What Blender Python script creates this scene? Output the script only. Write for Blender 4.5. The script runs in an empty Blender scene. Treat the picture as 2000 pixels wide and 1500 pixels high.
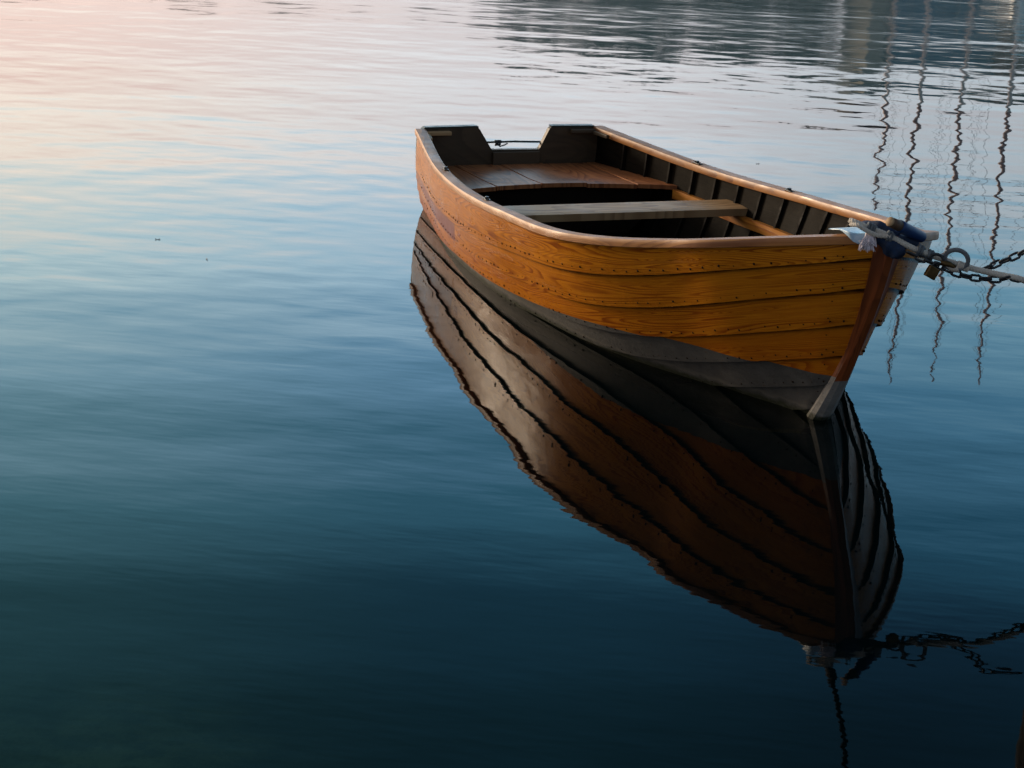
import bpy, bmesh, math, random
import numpy as np
from mathutils import Vector, Matrix
R = math.radians
random.seed(5)
SC = bpy.context.scene
COL = SC.collection

# ------------------------------------------------------------------ camera
CAM_H, PITCH, ROLL, FPX = 2.6008, 17.0948, 2.8515, 4265.76
cam = bpy.data.cameras.new('camera')
cam.lens = FPX / 2000 * 36.0
cam.sensor_width = 36.0
cam.clip_start = 0.05
cam.clip_end = 5000
cam_o = bpy.data.objects.new('camera', cam)
COL.objects.link(cam_o)
cam_o.matrix_world = Matrix.Translation((0, 0, CAM_H)) @ Matrix.Rotation(R(90 - PITCH), 4, 'X') @ Matrix.Rotation(R(ROLL), 4, 'Z')
SC.camera = cam_o
SC.view_settings.view_transform = 'Standard'
SC.view_settings.look = 'None'
SC.view_settings.exposure = 0.0
SC.view_settings.gamma = 1.0
SC.cycles.max_bounces = 8
SC.cycles.sample_clamp_indirect = 6

# ------------------------------------------------------------------ node helpers
class NT:
    def __init__(s, tree):
        s.t = tree; s.n = tree.nodes; s.l = tree.links
    def node(s, kind, **kw):
        n = s.n.new(kind)
        for k, v in kw.items(): setattr(n, k, v)
        return n
    def put(s, sock, v):
        if isinstance(v, bpy.types.NodeSocket): s.l.new(v, sock)
        elif v is not None:
            if isinstance(v, (tuple, list)) and len(v) == 3 and sock.type == 'RGBA': v = (*v, 1)
            sock.default_value = v
    def math(s, op, a, b=None, c=None, clamp=False):
        n = s.node('ShaderNodeMath', operation=op); n.use_clamp = clamp
        s.put(n.inputs[0], a)
        if b is not None: s.put(n.inputs[1], b)
        if c is not None: s.put(n.inputs[2], c)
        return n.outputs[0]
    def vmath(s, op, a, b=None):
        n = s.node('ShaderNodeVectorMath', operation=op)
        s.put(n.inputs[0], a)
        if b is not None: s.put(n.inputs[1], b)
        return n.outputs[0]
    def mix(s, f, a, b, blend='MIX'):
        n = s.node('ShaderNodeMix', data_type='RGBA', blend_type=blend)
        s.put(n.inputs[0], f); s.put(n.inputs[6], a); s.put(n.inputs[7], b)
        return n.outputs[2]
    def ramp(s, f, stops, interp='LINEAR'):
        n = s.node('ShaderNodeValToRGB'); cr = n.color_ramp; cr.interpolation = interp
        while len(cr.elements) < len(stops): cr.elements.new(0.5)
        for e, (p, c) in zip(cr.elements, stops):
            e.position = p
            e.color = (c, c, c, 1) if isinstance(c, (int, float)) else (*c, 1)
        s.put(n.inputs[0], f)
        return n.outputs[0]
    def maprange(s, v, a, b, c=0.0, d=1.0, smooth=False):
        n = s.node('ShaderNodeMapRange'); n.clamp = True
        if smooth: n.interpolation_type = 'SMOOTHSTEP'
        s.put(n.inputs[0], v)
        for i, x in enumerate((a, b, c, d)): s.put(n.inputs[i + 1], x)
        return n.outputs[0]
    def noise(s, vec, scale=1.0, detail=2.0, rough=0.5, dist=0.0):
        n = s.node('ShaderNodeTexNoise')
        s.put(n.inputs['Vector'], vec); s.put(n.inputs['Scale'], scale)
        n.inputs['Detail'].default_value = detail; n.inputs['Roughness'].default_value = rough
        n.inputs['Distortion'].default_value = dist
        return n.outputs['Fac']
    def mapping(s, vec, scale=(1, 1, 1), loc=(0, 0, 0), rot=(0, 0, 0)):
        n = s.node('ShaderNodeMapping'); s.put(n.inputs[0], vec)
        n.inputs['Scale'].default_value = scale; n.inputs['Location'].default_value = loc
        n.inputs['Rotation'].default_value = rot
        return n.outputs[0]
    def bump(s, h, dist, strength=1.0, normal=None):
        n = s.node('ShaderNodeBump'); s.put(n.inputs['Height'], h)
        n.inputs['Distance'].default_value = dist; n.inputs['Strength'].default_value = strength
        if normal is not None: s.l.new(normal, n.inputs['Normal'])
        return n.outputs[0]
    def sep(s, v):
        n = s.node('ShaderNodeSeparateXYZ'); s.put(n.inputs[0], v); return n.outputs
    def comb(s, x, y, z=0.0):
        n = s.node('ShaderNodeCombineXYZ')
        for i, v in enumerate((x, y, z)): s.put(n.inputs[i], v)
        return n.outputs[0]

def new_mat(name):
    m = bpy.data.materials.new(name); m.use_nodes = True
    m.node_tree.nodes.clear()
    t = NT(m.node_tree); out = t.node('ShaderNodeOutputMaterial')
    return m, t, out
def principled(t, out, base, rough=0.5, metal=0.0, coat=0.0, coat_rough=0.1, normal=None, spec=0.5):
    p = t.node('ShaderNodeBsdfPrincipled')
    t.put(p.inputs['Base Color'], base); t.put(p.inputs['Roughness'], rough)
    t.put(p.inputs['Metallic'], metal); t.put(p.inputs['Coat Weight'], coat)
    t.put(p.inputs['Coat Roughness'], coat_rough); t.put(p.inputs['Specular IOR Level'], spec)
    if normal is not None: t.l.new(normal, p.inputs['Normal'])
    t.l.new(p.outputs[0], out.inputs[0])
    return p

# ------------------------------------------------------------------ world: dusk sky, glow low on the left
SUN_AZ, SUN_EL = -52.0, 9.0            # azimuth from +Y, to the right positive
w = bpy.data.worlds.new('World'); SC.world = w; w.use_nodes = True
w.node_tree.nodes.clear()
t = NT(w.node_tree); wo = t.node('ShaderNodeOutputWorld')
tc = t.node('ShaderNodeTexCoord').outputs['Generated']
sx, sy, sz = t.sep(tc)
el = t.math('MULTIPLY', t.math('ARCSINE', sz), 180 / math.pi)
elw = t.math('ADD', el, t.math('MULTIPLY', t.math('SUBTRACT', t.noise(t.mapping(tc, (2.0, 2.0, 9.0)), 3.0, 3.0), 0.5), 1.6))
f = t.math('DIVIDE', elw, 60.0, clamp=True)
az = t.math('MULTIPLY', t.math('ARCTAN2', sx, sy), 180 / math.pi)
S = 4.0
def st(deg, r, g, b): return (deg / 60.0, (r / S, g / S, b / S))
rightC = t.ramp(f, [st(0, 1.080, 1.058, 1.134), st(8, 1.188, 1.188, 1.296), st(11, 1.432, 1.707, 1.928), st(14, 0.719, 1.522, 2.094), st(17, 0.344, 1.084, 1.775),
                    st(20, 0.111, 0.581, 1.031), st(23, 0.031, 0.198, 0.414), st(28, 0.010, 0.076, 0.120), st(60, 0.140, 0.130, 0.150)])
midC = t.ramp(f, [st(0, 1.404, 1.188, 1.188), st(8, 1.674, 1.512, 1.566), st(11, 2.462, 2.527, 2.657), st(14, 1.528, 2.466, 3.206), st(17, 0.705, 1.620, 2.535),
                  st(20, 0.209, 0.865, 1.378), st(23, 0.066, 0.384, 0.666), st(28, 0.022, 0.156, 0.212), st(60, 0.140, 0.130, 0.150)])
leftC = t.ramp(f, [st(0, 2.160, 1.512, 1.242), st(8, 2.268, 1.674, 1.512), st(11, 3.370, 2.981, 2.592), st(14, 2.350, 3.100, 3.281), st(17, 1.293, 2.323, 2.908),
                   st(20, 0.458, 1.322, 1.724), st(23, 0.184, 0.697, 0.896), st(28, 0.043, 0.252, 0.271), st(60, 0.140, 0.130, 0.150)])
glowC = t.ramp(f, [st(0, 1.9, 1.2, .8), st(12, 2.0, 1.5, 1.05), st(25, 1.2, 1.0, .85), st(40, .45, .45, .5), st(60, .2, .22, .28)])
farR = t.ramp(f, [st(0, .32, .60, .85), st(12, .24, .58, .95), st(20, .18, .48, .82), st(32, .09, .22, .38), st(60, .08, .10, .14)])
c = t.mix(t.maprange(az, 18.0, 45.0, smooth=True), rightC, farR)
c = t.mix(t.maprange(az, 12.0, 0.0, smooth=True), c, midC)
c = t.mix(t.maprange(az, 0.0, -15.0, smooth=True), c, leftC)
c = t.mix(t.maprange(az, -22.0, -50.0, smooth=True), c, glowC)
backC = t.ramp(f, [st(0, .22, .25, .33), st(20, .15, .19, .26), st(60, .08, .10, .14)])
# behind the camera the sky is dim
c = t.mix(t.maprange(sy, 0.15, -0.45, smooth=True), c, backC)
below = t.maprange(el, -1.0, -4.0)
c = t.mix(below, c, (.02, .03, .04))
bg = t.node('ShaderNodeBackground'); t.put(bg.inputs[0], c); bg.inputs[1].default_value = S
sky = t.node('ShaderNodeTexSky'); sky.sky_type = 'NISHITA'; sky.sun_disc = False
sky.sun_elevation = R(2.0); sky.sun_rotation = R(SUN_AZ)
bg2 = t.node('ShaderNodeBackground'); t.l.new(sky.outputs[0], bg2.inputs[0]); bg2.inputs[1].default_value = 0.05
ad = t.node('ShaderNodeAddShader'); t.l.new(bg.outputs[0], ad.inputs[0]); t.l.new(bg2.outputs[0], ad.inputs[1])
t.l.new(ad.outputs[0], wo.inputs[0])

sun = bpy.data.lights.new('sun', 'SUN'); sun.energy = 3.1; sun.specular_factor = .06; sun.angle = R(14); sun.color = (1.0, .80, .58)
sun_o = bpy.data.objects.new('sun', sun); COL.objects.link(sun_o)
sd = Vector((math.sin(R(SUN_AZ)) * math.cos(R(SUN_EL)), math.cos(R(SUN_AZ)) * math.cos(R(SUN_EL)), math.sin(R(SUN_EL))))
sun_o.rotation_euler = sd.to_track_quat('Z', 'Y').to_euler()

# ------------------------------------------------------------------ object helpers
def link(name, me, mats, parent=None, smooth=False):
    o = bpy.data.objects.new(name, me); COL.objects.link(o)
    for m in (mats if isinstance(mats, (list, tuple)) else [mats]): me.materials.append(m)
    if parent is not None: o.parent = parent
    if smooth:
        me.polygons.foreach_set('use_smooth', [True] * len(me.polygons))
    return o
def tag(o, label=None, cat=None, group=None, kind=None):
    if label: o['label'] = label
    if cat: o['category'] = cat
    if group: o['group'] = group
    if kind: o['kind'] = kind
    return o
def empty(name, loc=(0, 0, 0), rz=0.0):
    o = bpy.data.objects.new(name, None); COL.objects.link(o)
    o.location = loc; o.rotation_euler = (0, 0, rz); o.empty_display_size = .1
    return o
class MB:
    """collects shapes, then links them as one mesh object"""
    def __init__(s): s.v = []; s.f = []; s.m = []; s.uv = {}
    def add(s, vs, fs, mi=0):
        b = len(s.v); s.v += [tuple(v) for v in vs]
        for f in fs: s.f.append([b + i for i in f]); s.m.append(mi)
    def box(s, c, d, rot=None, mi=0, bev=0.0):
        bm = bmesh.new(); bmesh.ops.create_cube(bm, size=1.0)
        bmesh.ops.scale(bm, vec=d, verts=bm.verts)
        if bev: bmesh.ops.bevel(bm, geom=bm.edges[:], offset=bev, segments=2, affect='EDGES', profile=.6)
        M = Matrix.Translation(c) @ (rot.to_4x4() if rot else Matrix())
        bm.verts.index_update()
        s.add([M @ v.co for v in bm.verts], [[v.index for v in f.verts] for f in bm.faces], mi); bm.free()
    def tube(s, pts, rad, n=10, cap=True, closed=False, mi=0):
        pts = [Vector(p) for p in pts]; k = len(pts)
        rad = rad if isinstance(rad, (list, tuple)) else [rad] * k
        up = Vector((0, 0, 1)); rings = []; prev = None
        for i, p in enumerate(pts):
            if closed: d = pts[(i + 1) % k] - pts[i - 1]
            else: d = pts[min(i + 1, k - 1)] - pts[max(i - 1, 0)]
            d.normalize()
            if prev is None:
                a = d.orthogonal().normalized()
            else:
                a = (prev - d * prev.dot(d))
                a = a.normalized() if a.length > 1e-6 else d.orthogonal().normalized()
            prev = a; b = d.cross(a)
            rings.append([p + (a * math.cos(2 * math.pi * j / n) + b * math.sin(2 * math.pi * j / n)) * rad[i] for j in range(n)])
        vs = [v for r in rings for v in r]; fs = []
        for i in range(k if closed else k - 1):
            for j in range(n):
                a0 = i * n + j; a1 = i * n + (j + 1) % n; b0 = ((i + 1) % k) * n
                fs.append([a0, a1, b0 + (j + 1) % n, b0 + j])
        if cap and not closed:
            fs.append(list(range(n))[::-1]); fs.append([(k - 1) * n + j for j in range(n)])
        s.add(vs, fs, mi)
    def ball(s, c, r, seg=8, ring=6, mi=0, sc=(1, 1, 1)):
        vs = [(c[0], c[1], c[2] + r * sc[2])]; fs = []
        for i in range(1, ring):
            a = math.pi * i / ring
            for j in range(seg):
                b = 2 * math.pi * j / seg
                vs.append((c[0] + r * sc[0] * math.sin(a) * math.cos(b), c[1] + r * sc[1] * math.sin(a) * math.sin(b), c[2] + r * sc[2] * math.cos(a)))
        vs.append((c[0], c[1], c[2] - r * sc[2])); L_ = len(vs) - 1
        for j in range(seg):
            fs.append([0, 1 + j, 1 + (j + 1) % seg])
            for i in range(ring - 2):
                a = 1 + i * seg
                fs.append([a + j, a + seg + j, a + seg + (j + 1) % seg, a + (j + 1) % seg])
            a = 1 + (ring - 2) * seg
            fs.append([a + j, L_, a + (j + 1) % seg])
        s.add(vs, fs, mi)
    def grid(s, P, mi=0, flip=False, uv=None):
        """P: 2D list of points"""
        n, m = len(P), len(P[0]); b = len(s.v)
        for row in P: s.v += [tuple(map(float, q)) for q in row]
        if uv is not None:
            for i in range(n):
                for j in range(m): s.uv[b + i * m + j] = uv[i][j]
        for i in range(n - 1):
            for j in range(m - 1):
                q = [b + i * m + j, b + i * m + j + 1, b + (i + 1) * m + j + 1, b + (i + 1) * m + j]
                s.f.append(q[::-1] if flip else q); s.m.append(mi)
    def build(s, name, mats, parent=None, smooth=False):
        me = bpy.data.meshes.new(name); me.from_pydata(s.v, [], s.f); me.update()
        me.polygons.foreach_set('material_index', s.m)
        if s.uv:
            ul = me.uv_layers.new(name='grain'); vi = [l.vertex_index for l in me.loops]
            for k, i in enumerate(vi): ul.data[k].uv = s.uv.get(i, (0.0, 0.0))
        return link(name, me, mats, parent, smooth)
def sharpen(o, ang=35):
    bm = bmesh.new(); bm.from_mesh(o.data)
    for e in bm.edges:
        if len(e.link_faces) != 2 or e.calc_face_angle(0) > R(ang): e.smooth = False
    bm.to_mesh(o.data); bm.free()
    return o
def at(x, y, Y):
    """world point seen at pixel x, y of the photograph at the distance Y in front of the camera"""
    r = R(ROLL); a = R(PITCH); x -= 1000; y -= 750
    x0 = x * math.cos(r) + y * math.sin(r); y0 = -x * math.sin(r) + y * math.cos(r)
    d = Vector((x0 / FPX, math.cos(a) - y0 / FPX * math.sin(a), -math.sin(a) - y0 / FPX * math.cos(a)))
    return Vector((0, 0, CAM_H)) + d * (Y / d.y)

# ------------------------------------------------------------------ materials
def wood(name, c_lo, c_hi, c_line, freq=90.0, rough=.45, coat=.6, coat_rough=.12, use_uv=True, stain=0.35, spec=.5, special=False, warp=.010, paint=False):
    m, t, out = new_mat(name)
    if use_uv:
        uvn = t.node('ShaderNodeUVMap', uv_map='grain'); vec = uvn.outputs[0]
    else:
        vec = t.node('ShaderNodeTexCoord').outputs['Object']
    u, v, _ = t.sep(vec)
    pid = t.math('FLOOR', v)                                      # one board per unit of v
    hsh = t.math('FRACT', t.math('MULTIPLY', t.math('SINE', t.math('MULTIPLY', pid, 12.9898)), 43758.5))
    us = t.math('ADD', u, t.math('MULTIPLY', hsh, 17.0))
    # growth rings of a flat-sawn board: stretched field with closed loops
    fld = t.noise(t.comb(t.math('MULTIPLY', us, 1.25), t.math('MULTIPLY', v, 2.3), t.math('MULTIPLY', hsh, 5.0)), 1.0, .6, .4)
    fine = t.noise(t.comb(t.math('MULTIPLY', us, 4.0), t.math('MULTIPLY', v, 22.0), hsh), 1.0, 3.0, .6)
    h = t.math('ADD', t.math('ADD', t.math('MULTIPLY', fld, 9.0), t.math('MULTIPLY', v, .7)), t.math('MULTIPLY', fine, warp * 10))
    # knots pull the rings round themselves
    vn = t.node('ShaderNodeTexVoronoi'); vn.feature = 'F1'
    t.put(vn.inputs['Vector'], t.comb(t.math('MULTIPLY', us, 2.2), t.math('MULTIPLY', v, 5.5), 0.0)); vn.inputs['Scale'].default_value = .55
    kd = vn.outputs['Distance']
    knot = t.maprange(kd, .0, .30, 1.0, 0.0, smooth=True)
    h = t.math('ADD', h, t.math('MULTIPLY', knot, 2.2))
    ring = t.math('FRACT', t.math('MULTIPLY', h, freq / 45.0))
    line = t.math('MULTIPLY', t.maprange(ring, .30, .93, 0.0, 1.0, smooth=True), t.maprange(ring, .95, 1.0, 1.0, 0.0))
    line = t.math('MULTIPLY', line, t.maprange(t.noise(t.comb(t.math('MULTIPLY', us, .9), t.math('MULTIPLY', v, 3.0), 3.0), 1.0, 2.0), .38, .55, .22, 1.0))
    streak = t.noise(t.comb(t.math('MULTIPLY', us, 7.0), t.math('MULTIPLY', v, 160.0), hsh), 1.0, 3.0, .6)
    blot = t.noise(t.comb(t.math('MULTIPLY', us, 2.3), t.math('MULTIPLY', v, 9.0), 7.0), 1.0, 4.0, .6)
    base = t.mix(t.maprange(fine, .3, .7), c_lo, c_hi)
    base = t.mix(t.math('MULTIPLY', line, .92), base, c_line)
    base = t.mix(t.maprange(streak, .45, .75, 0.0, .16), base, c_line)
    base = t.mix(t.math('MULTIPLY', t.maprange(hsh, 0.0, 1.0), .30), base, tuple(x * .62 for x in c_lo))
    base = t.mix(t.maprange(blot, .55, .78, 0.0, stain), base, (c_line[0] * .9, c_line[1] * .6, c_line[2] * .8))
    base = t.mix(t.maprange(kd, .02, .045, .9, 0.0), base, tuple(x * .25 for x in c_line))
    # grime, painted lap shade and nicks
    px = t.node('ShaderNodeNewGeometry').outputs['Position']
    nick = t.noise(t.mapping(px, (60, 60, 60)), 1.0, 4.0, .7)
    base = t.mix(t.maprange(nick, .66, .74, 0.0, .55), base, tuple(x * .22 for x in c_line))
    vf = t.math('FRACT', v)
    if special:
        # lap shadow painted into the wood, together with dirt, under each lap
        lap_shade_grime = t.math('MULTIPLY', t.maprange(vf, .07, .19, 1.0, 0.0, smooth=True), t.maprange(t.noise(t.mapping(px, (12, 12, 12)), 1.0, 3.0), .3, .55, .60, .97))
        base = t.mix(t.maprange(pid, 10.4, 13.2, 0.0, .55), base, (.36, .085, .004))
        base = t.mix(lap_shade_grime, base, (.015, .006, .002))
        # a darker, redder length scarfed into the second plank near the stern
        sel = t.math('MULTIPLY', t.math('COMPARE', pid, 11.0, .5), t.math('MULTIPLY', t.maprange(u, 1.26, 1.27, 1.0, 0.0), t.maprange(u, .0, .25, .4, 1.0)))
        base = t.mix(t.math('MULTIPLY', sel, .85), base, (.20, .055, .045))
    dirt = t.noise(t.mapping(px, (5, 5, 9)), 1.0, 5.0, .6)
    rg = t.math('ADD', rough, t.math('MULTIPLY', t.math('SUBTRACT', dirt, .5), .25))
    n = t.bump(t.math('ADD', t.math('MULTIPLY', streak, .5), t.math('MULTIPLY', line, -.6)), .0003)
    n = t.bump(t.noise(t.mapping(px, (9, 9, 14)), 1.0, 2.0), .003, 1.0, n)
    principled(t, out, base, rg, coat=coat, coat_rough=t.maprange(dirt, .35, .7, coat_rough * .7, coat_rough * 2.2), normal=n, spec=spec)
    return m
def plain(name, col, rough=.5, metal=0.0, var=.3, scale=20.0, bump=.0, coat=0.0, spec=.5, stretch=(1, 1, 1)):
    m, t, out = new_mat(name)
    tc = t.node('ShaderNodeTexCoord').outputs['Object']
    nz = t.noise(t.mapping(tc, tuple(scale * x for x in stretch)), 1.0, 5.0, .6)
    dark = tuple(x * (1 - var) for x in col); lite = tuple(min(1, x * (1 + var)) for x in col)
    base = t.mix(t.maprange(nz, .3, .7), dark, lite)
    nn = t.bump(nz, bump) if bump else None
    principled(t, out, base, t.maprange(nz, .3, .7, rough * .8, min(1, rough * 1.2)), metal, coat, .15, nn, spec)
    return m
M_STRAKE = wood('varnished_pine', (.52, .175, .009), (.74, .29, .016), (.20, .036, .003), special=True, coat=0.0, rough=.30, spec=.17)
M_RAIL = wood('worn_varnished_rail', (.38, .155, .04), (.50, .23, .07), (.18, .06, .02), freq=60, coat=.2, coat_rough=.35, rough=.5, spec=.4)
M_STEM = wood('red_brown_stem', (.23, .055, .012), (.30, .08, .018), (.12, .03, .008), freq=60, coat=.4, rough=.5)
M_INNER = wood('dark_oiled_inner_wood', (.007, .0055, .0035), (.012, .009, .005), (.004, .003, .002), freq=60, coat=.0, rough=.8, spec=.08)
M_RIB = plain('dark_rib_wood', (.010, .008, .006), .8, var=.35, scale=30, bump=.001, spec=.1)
M_TRANSOM = wood('weathered_transom', (.055, .038, .020), (.09, .060, .030), (.030, .020, .010), freq=70, coat=.1, rough=.6, use_uv=True)
M_SEAT = wood('red_brown_seat_boards', (.34, .115, .035), (.50, .20, .07), (.13, .035, .012), freq=70, coat=.1, coat_rough=.3, rough=.5, spec=.3)
M_THWART = wood('pale_weathered_thwart', (.40, .24, .11), (.52, .34, .17), (.22, .12, .05), freq=70, coat=0.0, rough=.5, spec=.3)
M_RISER = wood('bright_pine_riser', (.50, .19, .025), (.60, .25, .035), (.28, .07, .01), freq=60, coat=.5, rough=.4)
M_RIVET = plain('dark_rivet', (.02, .012, .007), .8, var=.3, spec=.1)
M_METAL = plain('dark_galvanised_metal', (.055, .06, .065), .45, .85, var=.5, scale=60, bump=.0008)
M_BRASS = plain('tarnished_brass', (.10, .065, .025), .45, .8, var=.4, scale=60, bump=.0006)
M_GREENBAR = plain('green_black_bar', (.015, .035, .03), .4, var=.3)
M_ROPE = plain('white_braided_rope', (.62, .58, .50), .85, var=.18, scale=140, bump=.003)
M_ROPEGREY = plain('grey_whipping_twine', (.13, .15, .165), .9, var=.5, scale=160, bump=.003)
M_FRAY = plain('frayed_white_strands', (.68, .62, .66), .8, var=.25, scale=80)
M_BLUE = plain('navy_blue_cloth', (.008, .026, .07), .8, var=.45, scale=40, bump=.004)
M_BLUETAPE = plain('blue_plastic_sleeve', (.006, .035, .13), .5, var=.25, scale=30, bump=.001)
M_BARK = plain('worn_brown_handle', (.10, .055, .03), .7, var=.5, scale=60, bump=.002)
M_CUT = plain('pale_cut_wood', (.36, .24, .13), .7, var=.25, scale=50)
M_SHEET = plain('pale_blue_plastic_sheet', (.45, .66, .85), .35, var=.05, scale=8, coat=.2)

def m_strake_painted(name='grey_bottom_paint', k=1.0):
    m, t, out = new_mat(name)
    px = t.node('ShaderNodeNewGeometry').outputs['Position']
    nz = t.noise(t.mapping(px, (14, 14, 20)), 1.0, 6.0, .65)
    fine = t.noise(t.mapping(px, (70, 70, 90)), 1.0, 3.0, .6)
    _, _, z = t.sep(px)
    base = t.mix(t.maprange(nz, .3, .7), (.055 * k, .056 * k, .054 * k), (.095 * k, .094 * k, .088 * k))
    base = t.mix(t.maprange(fine, .6, .75, 0, .5), base, (.035, .03, .025))
    scr = t.noise(t.mapping(px, (9, 9, 130)), 1.0, 4.0, .7)
    base = t.mix(t.maprange(scr, .58, .70, 0, .45), base, (.12 * k, .115 * k, .10 * k))
    chip = t.noise(t.mapping(px, (34, 34, 60)), 1.0, 5.0, .75)
    base = t.mix(t.maprange(chip, .63, .66, 0, .8), base, (.09, .045, .018))
    wob = t.math('ADD', z, t.math('MULTIPLY', t.math('SUBTRACT', nz, .5), .05))
    slime = t.math('MULTIPLY', t.maprange(wob, .034, .008, 0, 1.0, smooth=True), t.maprange(fine, .25, .5, .5, 1.0))
    base = t.mix(slime, base, (.020, .026, .012))
    edge = t.math('MULTIPLY', t.maprange(wob, .030, .037, 0, 1.0), t.maprange(wob, .050, .039, 0, 1.0))
    base = t.mix(t.math('MULTIPLY', edge, .35), base, (.16, .15, .12))
    principled(t, out, base, .6, normal=t.bump(t.math('ADD', nz, fine), .0015), spec=.4)
    return m
M_GREY = m_strake_painted()

# ------------------------------------------------------------------ the boat (shape curves found from the photograph)
HP = dict(bx=-0.0901, by=11.7664, yaw=20.2034, R=0.4255, rp=1.3909, rt=-0.0349)
BL = 4.2
def cr(xs, vs, s):
    xs = np.array(xs, float); v = np.array(vs, float); m = np.gradient(v, xs); s = np.asarray(s, float)
    i = np.clip(np.searchsorted(xs, s) - 1, 0, len(xs) - 2); h = xs[i + 1] - xs[i]; q = (s - xs[i]) / h
    return (2*q**3-3*q**2+1)*v[i]+(q**3-2*q**2+q)*h*m[i]+(-2*q**3+3*q**2)*v[i+1]+(q**3-q**2)*h*m[i+1]
def Bf(s):
    s = np.asarray(s, float)
    base = cr([0, .25, .5, .7], [.5099, .6979, .7826, .7492], np.minimum(s, .7))
    sh = cr([.5, .7, .9], [.7826, .7492, .4160], np.minimum(s, .9))
    tail = .4160 * (np.clip((1 - s) / .1, 0, None) ** .7294)
    w_ = np.clip((s - .82) / .08, 0, 1); w_ = w_ * w_ * (3 - 2 * w_)
    r = np.where(s < .5, base, sh)
    return np.where(s < .82, r, (1 - w_) * r + w_ * tail) + .012
def Zs(s): return cr([0, .25, .5, .75, 1], [.4365, .4205, .4822, .5900, .8282], s)
def Zk(s): return cr([0, .25, .5, .75, 1], [-.1699, -.2351, -.2257, -.2467, -.0449], s)
def Ee(s): return cr([0, .4, .75, 1], [4.242, 3.7895, 1.8005, 1.0187], s)
def Tt(s): return cr([0, .4, .8, 1], [.2790, .1316, 0, 0], s)
def hull(s, u, side, inset=0.0):
    s = np.asarray(s, float); u = np.asarray(u, float) + 0 * s; s = s + 0 * u
    zt, k = Zs(s), Zk(s); z = k + (zt - k) * u
    y = Bf(s) * np.clip(u, 0, None) ** (1 / Ee(s)) * (1 + Tt(s) * (1 - u))
    x = s * BL - s**3 * HP['R'] * np.clip(1 - u, 0, None) ** HP['rp'] - HP['rt'] * u * (1 - s)**3
    return np.stack([x, side * np.maximum(y - inset, 0.0), z], -1)
def hnorm(s, u, side):
    s = np.asarray(s, float) + 0 * np.asarray(u, float); u = np.asarray(u, float) + 0 * s
    h = 2e-3; s1 = np.clip(s + h, 0, 1); s0 = np.clip(s - h, 0, 1); u1 = np.clip(u + h, .002, 1); u0 = np.clip(u - h, .001, .998)
    a = hull(s1, u, side) - hull(s0, u, side); b = hull(s, u1, side) - hull(s, u0, side)
    n = np.cross(a, b); n /= np.maximum(np.linalg.norm(n, axis=-1, keepdims=True), 1e-9)
    sg = np.sign(n[..., 1:2] * side); sg[sg == 0] = 1
    return n * sg
boat = empty('rowing_boat', (HP['bx'], HP['by'], 0), 0)
# local x runs from transom to bow, local y to starboard
yw = R(HP['yaw'])
boat.matrix_world = Matrix(((math.sin(yw), math.cos(yw), 0, HP['bx']), (-math.cos(yw), math.sin(yw), 0, HP['by']), (0, 0, 1, 0), (0, 0, 0, 1)))
BM = boat.matrix_world.copy()
tag(boat, 'varnished clinker wooden rowing boat with grey painted bottom floating on still water', 'rowing boat')
def W(x, y, z): return BM @ Vector((x, y, z))

SS = 1 - (1 - np.linspace(0, 1, 110)) ** 1.7
UK = [[1, 1, 1], [.6498, .7601, .9127], [.5766, .5772, .7679], [.4730, .4422, .5877], [.3536, .3368, .4209], [.2243, .2374, .2604], [.10, .12, .12], [.004, .004, .004]]
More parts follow.
